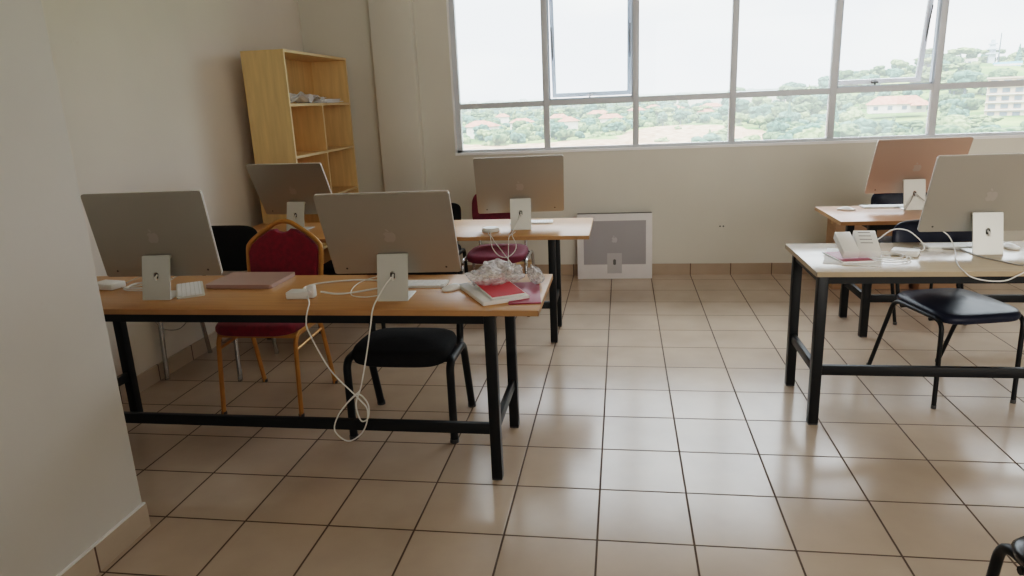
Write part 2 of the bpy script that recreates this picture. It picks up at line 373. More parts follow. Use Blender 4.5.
# ------------------------------------------------------------------ desks
def desk(label, x0, x1, y0, y1, lx0, lx1, ly0, ly1, top, edge, loc=None, rail_z=.248):
    cx, cy = (x0+x1)/2, (y0+y1)/2
    t = thing('office_desk', label, 'desk', (cx, cy, 0))
    def B(): return MB()
    X0, X1, Y0, Y1 = x0-cx, x1-cx, y0-cy, y1-cy
    a0, a1, c0, c1 = lx0-cx, lx1-cx, ly0-cy, ly1-cy
    th = .022
    b = B(); b.box((X0+.0015, Y0+.0015, HD-th), (X1-.0015, Y1-.0015, HD), M[top], bev=.0015); tp = b.build('tabletop', t)
    b = B()
    b.box((X0, Y0, HD-th-.001), (X1, Y0+.0025, HD-.001), M[edge]); b.box((X0, Y1-.0025, HD-th-.001), (X1, Y1, HD-.001), M[edge])
    b.box((X0, Y0, HD-th-.001), (X0+.0025, Y1, HD-.001), M[edge]); b.box((X1-.0025, Y0, HD-th-.001), (X1, Y1, HD-.001), M[edge])
    b.build('edge_band', tp)
    L = .022; zt = HD-th
    for x in (a0, a1):
        for y in (c0, c1):
            b = B(); b.box((x-L, y-L, .006), (x+L, y+L, zt-.002), M['steel'], bev=.003); lg = b.build('leg', t)
            b = B(); b.box((x-L+.001, y-L+.001, 0), (x+L-.001, y+L-.001, .008), M['dark']); b.build('foot_cap', lg)
    b = B()
    for y in (c0, c1): b.box((a0+L, y-.014, zt-.036), (a1-L, y+.014, zt-.001), M['steel'])
    for x in (a0, a1): b.box((x-.014, c0+L, zt-.036), (x+.014, c1-L, zt-.001), M['steel'])
    b.build('top_frame', t)
    b = B(); b.box((a0+L, c0-.012, rail_z-.023), (a1-L, c0+.012, rail_z+.023), M['steel'], bev=.002); b.build('stretcher', t)
    for x in (a0, a1):
        b = B(); b.box((x-.012, c0+L, rail_z-.023), (x+.012, c1-L, rail_z+.023), M['steel'], bev=.002); b.build('side_rail', t)
    return t
desk('long orange-brown desk at the left front with a closed laptop on it', -2.60, -.228, .372, .957, -2.44, -.424, .394, .875, 'wood', 'edge', rail_z=.226)
desk('orange-brown desk in the far row, between the bookshelf and the leaning white carton', -2.50, -.102, 1.885, 2.525, -2.31, -.345, 2.10, 2.43, 'wood', 'edge')
desk('pinkish-brown desk in the far row at the right, before the cardboard boxes', 1.385, 3.78, 2.215, 2.82, 1.575, 3.6, 2.255, 2.665, 'wood3', 'edge')
desk('glossy desk paled by glare at the right front with a white parts stack and cables', .932, 3.33, .965, 1.585, .966, 3.14, .995, 1.455, 'wood4', 'edge4', rail_z=.268)

# ------------------------------------------------------------------ computers
def logo_outline():
    # apple silhouette, unit height about 1
    pts = []
    body = [(.02,.30),(.14,.36),(.28,.36),(.40,.29),(.46,.20),(.37,.11),(.335,-.02),(.37,-.15),(.47,-.235),(.42,-.36),(.33,-.49),(.22,-.55),(.11,-.52),(0,-.485),(-.11,-.52),(-.22,-.55),(-.34,-.47),(-.44,-.29),(-.48,-.09),(-.46,.12),(-.37,.28),(-.24,.36),(-.12,.35)]
    leaf = [(-.01,.40),(.02,.54),(.11,.65),(.23,.70),(.215,.57),(.13,.46)]
    return body, leaf
def imac(label, x, y, yaw, tilt, shell='chassis'):
    t = thing('desktop_computer', label, 'computer', (x, y, HD), R(yaw))
    hs, dn, up = .189, .103, .286
    LN = .049
    Mt = Matrix.Translation((0, LN+.018, hs)) @ Matrix.Rotation(R(tilt), 4, 'X')
    # stand: upright plate with an oval cable hole, foot running towards the user
    w = .065
    b = MB()
    hole = rrect(-.011, .085, .011, .120, .0108, 6); outer = rrect(-w, .0, w, hs, .003, 6)
    n = len(outer); vs = []; fs = []
    for d in (0, .006):
        for a, c in outer: vs.append((a, d+LN*c/hs, c))
        for a, c in hole: vs.append((a, d+LN*c/hs, c))
    for k in range(n):
        k2 = (k+1) % n
        fs += [(k, k2, n+k2, n+k), (2*n+k, 3*n+k, 3*n+k2, 2*n+k2), (k, 2*n+k, 2*n+k2, k2), (n+k, n+k2, 3*n+k2, 3*n+k)]
    b.add(vs, fs, M['silverlight'])
    b.rbox((-w, .0, 0), (w, .147, .005), M['silverlight'], .002)
    b.rbox((-w+.002, LN+.002, hs-.012), (w-.002, LN+.02, hs-.001), M['silverlight'], .002)
    st = b.build('stand', t)
    b = MB(); b.tube(spline([(0, .075, .135), (.0, .05, .112), (.002, .022, .100), (.004, .012, .085)]), .0042, M['cable'], n=8); b.cyl((.001, LN*.101/hs+.0075, .101), .0125, .002, M['dark'], axis='Y', n=16); b.build('power_plug', st)
    # body
    b = MB(); b.prism(rrect(-.2735, -dn, .2735, up, .012, 6), 0, .0095, M[shell], M4=Mt)
    bd = b.build('screen_body', t)
    b = MB(); b.prism(rrect(-.2735, -dn, .2735, up, .012, 6), .0095, .014, M['reveal'], M4=Mt); b.build('bezel', t)
    b = MB(); b.prism(rrect(-.264, -dn+.07, .264, up-.01, .004, 4), .014, .0146, M['screen'], M4=Mt); b.build('screen', t)
    b = MB(); body, leaf = logo_outline(); s = .052
    for ol in (body, leaf): b.prism([(-a*s, c*s+.085) for a, c in ol], -.0007, .0002, M['logo'], M4=Mt)
    lg = b.build('logo', bd)
    for q in (-.215, .215):
        b = MB(); b.cyl((q, -.001, -dn+.028), .0045, .001, M['dark'], axis='Y', n=12, M4=Mt); b.build('power_button' if q > 0 else 'port', bd)
    return t
imac('silver all-in-one computer nearest the left wall, back to camera', -1.937, .512, 2.7, 10.6)
imac('silver all-in-one computer left of the crumpled plastic bags, on the orange-brown desk', -.850, .499, 2.8, 23.5)
imac('silver all-in-one computer in front of the wooden bookshelf', -2.077, 2.179, -5.7, 25.3)
imac('silver all-in-one computer under the window, in front of the maroon chair', -.535, 2.103, 6.1, 23)
imac('copper-toned all-in-one computer on the far right desk', 1.937, 2.603, .5, 24.7, 'copper')
imac('silver all-in-one computer on the pale glossy desk at the right front', 1.765, 1.285, .5, 19.5)

def keyboard(label, x, y, rz, z=HD):
    t = thing('keyboard', label, 'keyboard', (x, y, z), R(rz))
    b = MB(); b.prism(rrect(-.14, -.0575, .14, .0575, .008, 4), 0, .008, M['silverlight'], plane='XY'); b.build('base', t)
    b = MB()
    for r_ in range(6):
        hh = .008 if r_ == 5 else .0155
        y0 = -.052 + r_*.018
        if r_ == 0:
            ks = [(-.134+.0195*i, .0165) for i in range(4)] + [(-.056, .095)] + [(.0425+.0195*i, .0165) for i in range(4)]
        else: ks = [(-.134+.0195*i, .0165) for i in range(13)] + [(.1195, .0145)]
        for kx, kw in ks: b.box((kx, y0, .008), (kx+kw, y0+hh, .0105), M['key'])
    b.build('keys', t); return t
def mouse(label, x, y, rz, z=HD):
    t = thing('mouse', label, 'mouse', (x, y, z), R(rz))
    b = MB(); b.pad(.058, .113, .012, M['white'], crown=.011, e=2.6); b.build('body', t)
    b = MB(); b.box((-.02, -.04, -.0001), (.02, .04, .0008), M['dark']); b.build('glide', t)
    return t
keyboard('white keyboard lying askew beside the leftmost computer stand', -1.875, .67, -56)
keyboard('white keyboard left of the mouse, by the plastic bags', -.825, .765, 2)
mouse('white mouse left of the crumpled plastic bags', -.64, .69, -35)
keyboard('white keyboard behind the computer under the window', -.50, 2.36, 3)
keyboard('white keyboard on the far pinkish desk at the right', 1.80, 2.745, 0)
mouse('white mouse near the left end of the far pinkish desk', 1.535, 2.645, 60)
keyboard('white keyboard behind the computer on the pale glossy desk', 1.70, 1.475, 0)
mouse('white mouse on the pale glossy desk right of the computer stand', 1.925, 1.435, 10)

# closed laptop
lp = thing('laptop', 'closed rose-grey laptop lying flat beside the leftmost computer', 'laptop', (-1.655, .825, HD), R(-1))
b = MB(); b.prism(rrect(-.165, -.125, .165, .125, .012, 5), .001, .012, M['laptop'], plane='XY'); b.build('base', lp)
b = MB(); b.prism(rrect(-.165, -.125, .165, .125, .012, 5), .013, .019, M['laptop'], plane='XY'); b.prism(rrect(-.16, -.12, .16, .12, .012, 5), .012, .013, M['dark'], plane='XY'); b.build('lid', lp)

# power bricks, adapters and cables
def brick(label, x, y, rz, w, d, h, m='white', z=HD, plug=False, name='power_adapter', tilt=0):
    t = thing(name, label, 'adapter', (x, y, z), R(rz))
    b = MB(); b.rbox((-w/2, -d/2, 0), (w/2, d/2, h), M[m], min(.006, h*.3)); b.build('body', t)
    if plug:
        b = MB(); b.rbox((w/2-.012, -.02, .0), (w/2+.022, .02, .055), M['white'], .008); b.cyl((w/2+.005, -.028, .03), .009, .01, M['key'], axis='Y', n=12); b.build('plug', t)
    return t
brick('white power adapter with a plug, beside a looped cable in front of the laptop', -1.285, .555, 3, .10, .065, .032, plug=True)
brick('white power adapter among tangled cables beside the leftmost computer', -2.33, .72, -12, .13, .085, .03)
brick('white power adapter on the pale glossy desk beside the parts stack', 1.412, 1.30, -28, .115, .085, .026)
t = thing('power_adapter', 'round white power puck left of the computer under the window', 'adapter', (-.722, 2.07, HD))
b = MB(); b.cyl((0, 0, 0), .05, .024, M['white'], n=28, r2=.048); b.build('body', t)
b = MB(); b.tube([(.054*math.cos(a*.4), .054*math.sin(a*.4), .006+.004*(a//16)) for a in range(40)], .0028, M['cable'], n=6); b.build('wound_cable', t)

def cable(label, pts, r=.003, m='cable', n=7, cat='cable'):
    b = MB(); b.tube(spline(pts, 8), r, M[m], n=n); return tag(b.build('power_cable'), label, cat)
Z = HD+.0035
cable('thick white cable lying in a long loop on the orange desk', [(-1.24, .60, Z+.02), (-1.33, .69, Z), (-1.30, .78, Z), (-1.15, .84, Z), (-1.02, .83, Z), (-.955, .79, Z), (-.96, .72, Z), (-1.02, .66, Z), (-1.12, .60, Z), (-1.2, .58, Z+.015)], .0042)
cable('thin white cable curling beside the middle computer stand', [(-1.05, .92, Z), (-1.10, .82, Z), (-1.10, .70, Z), (-1.06, .58, Z), (-.99, .55, Z), (-.93, .58, Z)], .0022)
cable('white cable hanging from the adapter over the desk front edge down into loops',
      [(-1.225, .50, Z+.02), (-1.19, .44, HD+.01), (-1.163, .362, HD), (-1.165, .345, .70), (-1.16, .345, .65), (-1.088, .345, .49), (-.981, .340, .372), (-.943, .338, .315), (-.970, .338, .224), (-1.04, .338, .175), (-1.095, .338, .22), (-1.073, .34, .29), (-1.017, .342, .358), (-.97, .345, .40)], .003)
cable('white cable hanging from the middle computer stand over the desk edge into a knot',
      [(-.848, .50, HD+.102), (-.868, .47, HD+.075), (-.895, .42, HD+.02), (-.89, .362, HD), (-.895, .345, .69), (-.923, .345, .569), (-.965, .352, .419), (-.997, .355, .335), (-.983, .355, .262), (-.951, .355, .275), (-.945, .355, .337), (-.98, .352, .381), (-1.03, .35, .345)], .003)
random.seed(3)
cable('white cables tangled on the desk beside the leftmost computer stand',
      [(-2.27, .72, Z)] + [(-2.14+.085*math.cos(a*1.1)+.012*a/4*random.random(), .70+.085*math.sin(a*1.1)*random.uniform(.6, 1.1), Z+.0012*a) for a in range(20)] + [(-2.0, .66, Z+.012)], .003)
cable('thin cable hanging below the left desk near the silver chair legs', [(-2.30, .80, Z), (-2.31, .93, Z+.002), (-2.33, .972, HD-.01), (-2.34, .985, .60), (-2.34, 1.0, .50), (-2.30, 1.0, .44), (-2.2, 1.0, .44), (-2.13, 1.0, .52), (-2.11, .985, .66), (-2.11, .972, HD-.01), (-2.11, .93, Z+.002), (-2.10, .85, Z)], .0025, 'greycable')
cable('white cable hanging in a loop under the far desk below the power puck',
      [(-.72, 2.02, Z+.01), (-.70, 1.95, HD+.01), (-.688, 1.875, HD), (-.684, 1.862, .71), (-.676, 1.862, .67), (-.64, 1.862, .625), (-.59, 1.862, .615), (-.545, 1.862, .65), (-.533, 1.862, .69), (-.55, 1.868, .73), (-.56, 1.90, HD+.008), (-.56, 2.02, Z)], .0025)
cable('white cable drooping diagonally from the far desk edge toward the plastic bags',
      [(-.73, 2.03, Z), (-.71, 1.93, HD+.008), (-.68, 1.873, HD), (-.66, 1.856, .71), (-.614, 1.852, .648), (-.555, 1.85, .563), (-.53, 1.85, .50)], .0025)
cable('white cable hanging straight down under the computer by the window',
      [(-.535, 2.10, HD+.10), (-.55, 2.07, HD+.06), (-.57, 1.95, HD+.008), (-.576, 1.872, HD), (-.577, 1.85, .70), (-.583, 1.85, .60), (-.588, 1.85, .52)], .0025)
cable('grey cable running across the pale desk to the right behind the computer stand',
      [(1.50, 1.44, Z), (1.62, 1.42, Z), (1.69, 1.36, Z), (1.705, 1.24, Z), (1.745, 1.14, Z), (1.80, 1.05, Z), (1.95, 1.02, Z), (2.2, 1.05, Z)], .0032, 'greycable')
cable('white cable dropping below the front edge of the pale desk in a wide bow',
      [(1.60, 1.42, HD+.10), (1.645, 1.41, HD+.06), (1.655, 1.36, Z), (1.59, 1.20, Z), (1.54, 1.05, Z), (1.525, .962, HD), (1.55, .948, .715), (1.61, .945, .70), (1.68, .945, .70), (1.73, .95, .722), (1.78, .962, HD+.004), (1.9, 1.0, Z), (2.15, 1.1, Z)], .0028)
cable('thin white cable arching up from the pale desk beside the adapter',
      [(1.22, 1.35, Z), (1.27, 1.42, Z+.01), (1.31, 1.46, Z+.03), (1.342, 1.45, Z+.045), (1.398, 1.45, Z+.088), (1.464, 1.45, Z+.086), (1.516, 1.45, Z+.05), (1.545, 1.44, Z+.012), (1.52, 1.38, Z), (1.46, 1.36, Z), (1.42, 1.34, Z)], .0028)
cable('white cables coiled flat between the parts stack and the adapter',
      [(1.30+.11*math.cos(a*.9)*(1-.02*a), 1.20+.10*math.sin(a*.9)*(1-.015*a), Z+.001*a) for a in range(22)] , .0026)
cable('pair of dark cables meeting at the back of the far right computer stand',
      [(1.87, 2.58, Z), (1.905, 2.598, HD+.055), (1.937, 2.622, HD+.097), (1.985, 2.595, HD+.06), (2.05, 2.56, Z)], .0028, 'greycable')

# ------------------------------------------------------------------ packets and bags
def crumple(label, x, y, rz, w, d, h, seed, m='film'):
    bm = bmesh.new(); bmesh.ops.create_icosphere(bm, subdivisions=5, radius=1)
    for v in bm.verts:
        p = v.co.copy(); q = p*2.6 + Vector((seed, seed*2, 0))
        k = 1 + .30*noise.noise(q*.7) + .20*abs(noise.noise(q*1.3)) - .10*abs(noise.noise(q*3))
        v.co = Vector((p.x*w/2*k, p.y*d/2*k, max(0, (p.z*.5+.5))*h*k))
    b = MB(); bm.verts.index_update()
    b.add([v.co.copy() for v in bm.verts], [[v.index for v in f.verts] for f in bm.faces], M[m]); bm.free()
    o = b.build('plastic_bag'); o.location = (x, y, HD+.001); o.rotation_euler = (0, 0, R(rz))
    return tag(o, label, 'plastic bag')
def slab(name, label, cat, x, y, z, w, d, h, rz, rx=0, ry=0, m='paper', top=None, topin=.0):
    t = thing(name, label, cat, (x, y, z), R(rz)); t.rotation_euler = (R(rx), R(ry), R(rz))
    b = MB(); b.rbox((-w/2, -d/2, 0), (w/2, d/2, h), M[m], min(.003, h*.3)); b.build('body', t)
    if top:
        b = MB(); b.box((-w/2+topin, -d/2+topin, h), (w/2-topin, d/2-topin, h+.0008), M[top]); b.build('cover', t)
    return t
slab('document_wallet', 'white padded packet under the red booklet at the corner of the left desk', 'packet', -.45, .62, HD, .20, .33, .018, 30, m='paper')
slab('booklet', 'red booklet lying half under the crumpled clear plastic bag', 'booklet', -.42, .60, HD+.026, .15, .24, .006, 30, rx=3, m='paper', top='red', topin=.004)
slab('booklet', 'maroon-edged card sticking out under the white packet at the desk end', 'booklet', -.315, .62, HD+.001, .13, .33, .005, 8, m='maroonprint')
crumple('large crumpled clear plastic bag on top of the red booklet', -.455, .745, -30, .19, .27, .09, 3.1)
crumple('small crumpled clear plastic bag at the right end of the left desk', -.288, .80, 12, .065, .20, .062, 8.4)
# parts stack on the pale desk
slab('document_wallet', 'white plastic sheet spread under the parts boxes on the pale desk', 'sheet', 1.165, 1.25, HD, .24, .34, .004, -18, m='paper')
slab('booklet', 'maroon and white leaflet under the two small white boxes', 'booklet', 1.135, 1.22, HD+.005, .15, .22, .008, 8, m='paper', top='maroonprint', topin=.006)
slab('parts_box', 'narrow white box at the left, tilted on the leaflet on the pale desk', 'box', 1.125, 1.24, HD+.048, .07, .16, .038, 2, rx=24, m='white')
bx = slab('parts_box', 'wider white box printed with black lines, tilted on the leaflet on the pale desk', 'box', 1.218, 1.25, HD+.050, .095, .17, .036, -6, rx=24, m='white')
b = MB()
for k in range(4): b.box((-.03, -.02+.028*k, .036), (.022, -.016+.028*k, .0366), M['printd'])
b.build('printed_lines', bx)

# ------------------------------------------------------------------ leaning white carton with the picture of a computer
ct = thing('computer_carton', 'white carton printed with a picture of a computer, leaning on the wall under the window', 'box', (.025, 3.735, 0), 0)
W2, Hc = .317, .56
ct.rotation_euler = (R(-5), 0, R(1.2))
b = MB(); b.rbox((-W2, 0, 0), (W2, .09, Hc), M['carton'], .004); b.build('body', ct)
b = MB(); b.box((-W2+.002, .0, Hc-.0005), (W2-.002, .09, Hc+.002), M['printd']); b.build('top_shade', ct)  # dark sheet standing in for the shadowed gap along the carton top
b = MB(); b.box((-.262, -.0012, .125), (.265, 0, .50), M['print']); pr = b.build('printed_panel', ct)
b = MB(); b.box((-.062, -.0022, .048), (.062, -.0006, .222), M['printl']); ps = b.build('printed_stand', ct)
b = MB(); b.prism(rrect(-.012, .12, .012, .17, .011, 5), -.003, -.0021, M['printd']); b.build('printed_hole', ps)
body, leaf = logo_outline(); b = MB()
for ol in (body, leaf): b.prism([(-a*.05, c*.05+.34) for a, c in ol], -.002, -.0011, M['printl'])
b.build('logo', pr)

# cardboard boxes
def cardbox(label, x, y, w, d, h, rz=0):
    t = thing('cardboard_box', label, 'box', (x, y, 0), R(rz))
    b = MB(); b.rbox((-w/2, -d/2, 0), (w/2, d/2, h), M['card'], .003); b.build('body', t)
    b = MB(); b.box((-w/2+.001, -.024, h), (w/2-.001, .024, h+.0006), M['shelfin']); b.box((-w/2-.0006, -.024, h-.05), (-w/2, .024, h), M['shelfin']); b.build('tape', t)
    return t
cardbox('tall brown cardboard box standing behind the far pinkish desk', 1.975, 3.50, .56, .24, .545)
cardbox('brown cardboard box right of the tall box behind the far pinkish desk', 2.43, 3.44, .30, .34, .40)
cardbox('low brown cardboard box on the floor behind the maroon chair', -.87, 3.62, .38, .26, .17, 4)

# ------------------------------------------------------------------ bookshelf
sx0, sx1, sy0, sy1, sz = -2.54, -2.225, 2.60, 3.815, 1.93
bs = thing('bookshelf', 'maple-coloured open bookshelf standing against the left wall in the corner', 'bookshelf', ((sx0+sx1)/2, (sy0+sy1)/2, 0), R(1.2))
hx, hy, th = (sx1-sx0)/2, (sy1-sy0)/2, .018
for s_, nm in ((-1, 'side_panel'), (1, 'side_panel')):
    b = MB(); y = s_*hy; b.box((-hx, min(y, y-s_*th), 0), (hx-.002, max(y, y-s_*th), sz), M['shelf']); b.box((hx-.002, min(y, y-s_*th), 0), (hx, max(y, y-s_*th), sz), M['shelfedge']); b.build(nm, bs)
b = MB(); b.box((-hx, -hy+th, sz-th), (hx, hy-th, sz), M['shelf']); b.box((hx, -hy+th, sz-th), (hx+.001, hy-th, sz), M['shelfedge']); b.build('top_panel', bs)
b = MB(); b.box((-hx, -hy+th, .05), (-hx+.008, hy-th, sz-th), M['shelfin']); b.build('back_panel', bs)
for z in (.06, .475, .845, 1.20, 1.565):
    b = MB(); b.box((-hx+.008, -hy+th, z-th), (hx-.006, hy-th, z), M['shelfin']); b.box((hx-.006, -hy+th, z-th), (hx-.004, hy-th, z), M['shelfedge']); b.build('shelf', bs)
for z0, z1 in ((.06, .457), (.475, .827), (.845, 1.182), (1.20, 1.547)):
    b = MB(); b.box((-hx+.008, -.009, z0), (hx-.008, .009, z1), M['shelfin']); b.box((hx-.008, -.009, z0), (hx-.006, .009, z1), M['shelfedge']); b.build('divider', bs)
def papers(label, x, y, z, w, d, h, rz, seed):
    b = MB(); n = 5; random.seed(seed)
    for k in range(n):
        Mt = Matrix.Rotation(R(random.uniform(-6, 6)), 4, 'Z') @ Matrix.Translation((random.uniform(-.01, .01), random.uniform(-.02, .02), h*k/n))
        b.rbox((-w/2, -d/2, 0), (w/2, d/2, h/n*.9), M['paper'], .001, M4=Mt)
    o = b.build('paper_stack'); o.location = (x, y, z); o.rotation_euler = (0, 0, R(rz)); return tag(o, label, 'papers')
papers('flat stack of white papers on the bookshelf, right of the crumpled sheet', -2.34, 3.42, 1.567, .21, .40, .03, 3, 2)
b = MB(); random.seed(11); n = 16
vs = []; fs = []
for i in range(n+1):
    for j in range(n+1):
        u, w_ = i/n-.5, j/n-.5
        vs.append((u*.20, w_*.58, .045 + .05*noise.noise(Vector((u*5, w_*6, 2))) + .02*math.exp(-((w_+.25)/.12)**2)))
for i in range(n):
    for j in range(n): a = i*(n+1)+j; fs.append((a, a+1, a+n+2, a+n+1))
b.add(vs, fs, M['paper'], smooth=True)
b.add([(v[0], v[1], v[2]-.02) for v in vs], fs, M['paper'], smooth=True)
k0 = len(vs)
o = b.build('paper_sheet'); o.location = (-2.335, 3.03, 1.566); tag(o, 'crumpled white sheet slumped at the left of the top bookshelf shelf', 'papers')

# ------------------------------------------------------------------ chairs
def tube_chair(label, cx, cy, rz, w, fd, rd, sw, sd, sh, r, frame, pad, back_h=.84, back_y=None, back_w=None, back_lo=.56, splay=.0, front_y=None, thick=.045, ry=None, backpad=None, lean=.07, roundness=5, foot=None, post_x=None):
    """local: -y is the front of the chair. w = leg spacing; fd/rd = y of the front/rear feet; seat sw x sd at height sh"""
    t = thing('chair', label, 'chair', (cx, cy, 0), R(rz))
    st = sh - thick        # underside of the cushion
    fy = front_y if front_y is not None else fd+.03
    by = sd/2 - .06
    for s_ in (-1, 1):
        x = s_*w/2; xi = s_*(sw/2 + r*.6) if sw < w else x
        xs_ = s_*min(abs(x), sw/2 + r)
        path = rounded([(x, fd, r*.2), (xs_, fy, st+.012), (xs_, by, st+.012), (x, rd, r*.2)], .055, 6)
        mid = len(path)//2
        b = MB(); b.tube(path[:mid+1], r, M[frame], n=10, ry=ry); lg = b.build('leg', t)
        b = MB(); b.cyl((path[0][0], path[0][1], 0), r*1.12, .018, M[foot or 'dark'], n=12); b.build('foot_cap', lg)
        b = MB(); b.tube(path[mid:], r, M[frame], n=10, ry=ry); lg = b.build('leg', t)
        b = MB(); b.cyl((path[-1][0], path[-1][1], 0), r*1.12, .018, M[foot or 'dark'], n=12); b.build('foot_cap', lg)
        b = MB(); xb = s_*(post_x or ((back_w or sw)/2 - .05))
        b.tube(rounded([(xs_, by-.06, st+.005), (xb*1.0, by+.03, st+.01), (xb, by+.055, sh+.08), (xb, by+.06+lean, back_h-.08)], .05, 5), r*.9, M[frame], n=10); b.build('back_post', t)
    b = MB(); b.tube([(-sw/2, fy+.09, st-.004), (sw/2, fy+.09, st-.004)], r*.8, M[frame], n=8); b.tube([(-sw/2, by-.06, st-.004), (sw/2, by-.06, st-.004)], r*.8, M[frame], n=8); b.build('seat_support', t)
    b = MB(); b.pad(sw, sd, thick, M[pad], M4=Matrix.Translation((0, 0, st)), crown=.014, e=roundness, front=.008, taper=-.06); b.build('seat', t)
    bw = back_w or sw; bh = back_h - back_lo
    Mt = Matrix.Translation((0, by+.045+lean*.3, back_lo+bh/2)) @ Matrix.Rotation(R(90)-math.atan2(lean, .35), 4, 'X')
    b = MB(); b.pad(bw, bh, .035, M[backpad or pad], M4=Mt, crown=.01, e=roundness); b.build('backrest', t)
    return t
tube_chair('black fabric chair tucked under the left desk in front of the middle computer', -.925, .85, 0, .49, -.155, .24, .465, .37, .452, .019, 'steel', 'blackfab', back_h=.80, thick=.075, front_y=-.15, back_w=.46, lean=.05, post_x=.225, roundness=4)
tube_chair('navy vinyl chair under the pale desk at the right front', 1.72, 1.44, 12.5, .40, -.21, .35, .405, .47, .475, .011, 'steel', 'navyvinyl', back_h=.84, thick=.05, front_y=-.2, lean=.05, back_w=.43)
tube_chair('navy chair behind the far right desk, mostly hidden by its computer', 2.06, 2.90, 0, .42, -.40, .14, .42, .42, .475, .011, 'steel', 'navyvinyl', back_h=.80, thick=.05, front_y=-.2, lean=.03, back_w=.46)
tube_chair('maroon fabric chair with chrome legs behind the far desk under the window', -.825, 2.87, 0, .485, -.23, .24, .44, .46, .455, .012, 'chrome', 'maroon', back_h=.87, thick=.06, front_y=-.20, lean=.05, back_w=.46, roundness=3.6)
tube_chair('black chair with silver legs standing by the left wall behind the leftmost computer', -2.36, 1.585, 0, .47, -.225, .23, .44, .44, .47, .013, 'chrome', 'blackfab', back_h=.845, thick=.05, front_y=-.2, lean=.04, back_w=.46, foot='chrome')
tube_chair('black chair behind the far desk between the two far left computers', -1.77, 2.43, 0, .46, -.20, .22, .44, .44, .475, .015, 'steel', 'blackfab', back_h=.80, thick=.05, front_y=-.19, lean=.04, back_w=.40)
tube_chair('black chair behind the far desk, left of the maroon chair', -1.355, 2.95, 0, .43, -.20, .22, .41, .42, .45, .015, 'steel', 'blackfab', back_h=.77, thick=.05, front_y=-.19, lean=.04, back_w=.40)
tube_chair('glossy black chair cut off at the bottom right corner of the view', 1.215, -.74, 186, .40, -.27, .30, .43, .44, .475, .013, 'steel', 'blackvinyl', back_h=.84, thick=.045, front_y=-.21, lean=.05, back_w=.42)

# gold banquet chair
def gold_chair():
    t = thing('banquet_chair', 'red velvet banquet chair with gold frame and crown-shaped back behind the left desk', 'chair', (-1.752, 1.13, -.0))
    w = .215; r = .0165
    for s_ in (-1, 1):
        p = rounded([(s_*w, -.215, .005), (s_*(w-.005), -.17, .425), (s_*(w-.005), .13, .425), (s_*w, .225, .005)], .07, 7)
        m = len(p)//2
        for q, f in ((p[:m+1], p[0]), (p[m:], p[-1])):
            b = MB(); b.tube(q, r, M['gold'], n=8, ry=.011); lg = b.build('leg', t)
            b = MB(); b.cyl((f[0], f[1], 0), .015, .015, M['dark'], n=12); b.build('foot_cap', lg)
        b = MB(); b.tube([(s_*(w-.004), -.175, .345), (s_*(w-.003), .155, .36)], .008, M['gold'], n=8); b.build('side_brace', t)
    b = MB(); b.rbox((-w, -.17, .405), (w, .17, .43), M['gold'], .004); b.build('seat_frame', t)
    b = MB(); b.pad(.45, .44, .06, M['redfab'], M4=Matrix.Translation((0, -.02, .43)), crown=.014, e=4.5); b.build('seat', t)
    # back outline (x, z above .46)
    half = [(.185, .40), (.205, .60), (.213, .77), (.199, .815), (.15, .858), (.085, .900), (.04, .925)]
    out = half + [(0, .932)] + [(-a, c) for a, c in half[::-1]]
    def yb(z): return .165 + (z-.40)*.20
    pts = spline([(a, yb(c), c) for a, c in out], 5)
    b = MB(); b.tube(pts, .0135, M['gold'], n=8); b.build('back_frame', t)
    inner = [(.185, .56), (.198, .68), (.203, .77), (.187, .808), (.14, .848), (.075, .888), (.045, .893), (.028, .880), (0, .875)]
    il = inner + [(-a, c) for a, c in inner[::-1][1:]]
    n = len(il); vs = []; K = 5
    b = MB()
    cen = (0, .71)
    for lay, (off, sc) in enumerate(((.012, .985), (-.008, 1.0), (-.022, .97), (-.030, .85), (-.034, .5))):
        for a, c in il:
            x = cen[0]+(a-cen[0])*sc; z = cen[1]+(c-cen[1])*sc; vs.append((x, yb(z)+off, z))
    fs = [list(range(n))] + [[l*n+k, l*n+(k+1) % n, (l+1)*n+(k+1) % n, (l+1)*n+k] for l in range(4) for k in range(n)] + [[4*n+k for k in range(n)]]
    b.add(vs, fs, M['redfab'], smooth=True); b.build('backrest', t)
    b = MB(); b.tube([(-.205, yb(.77)-.002, .77), (-.19, yb(.6), .60)], .004, M['gold'], n=6); b.tube([(-.19, yb(.56), .56), (.19, yb(.56), .56)], .009, M['gold'], n=8); b.build('back_rail', t)
gold_chair()

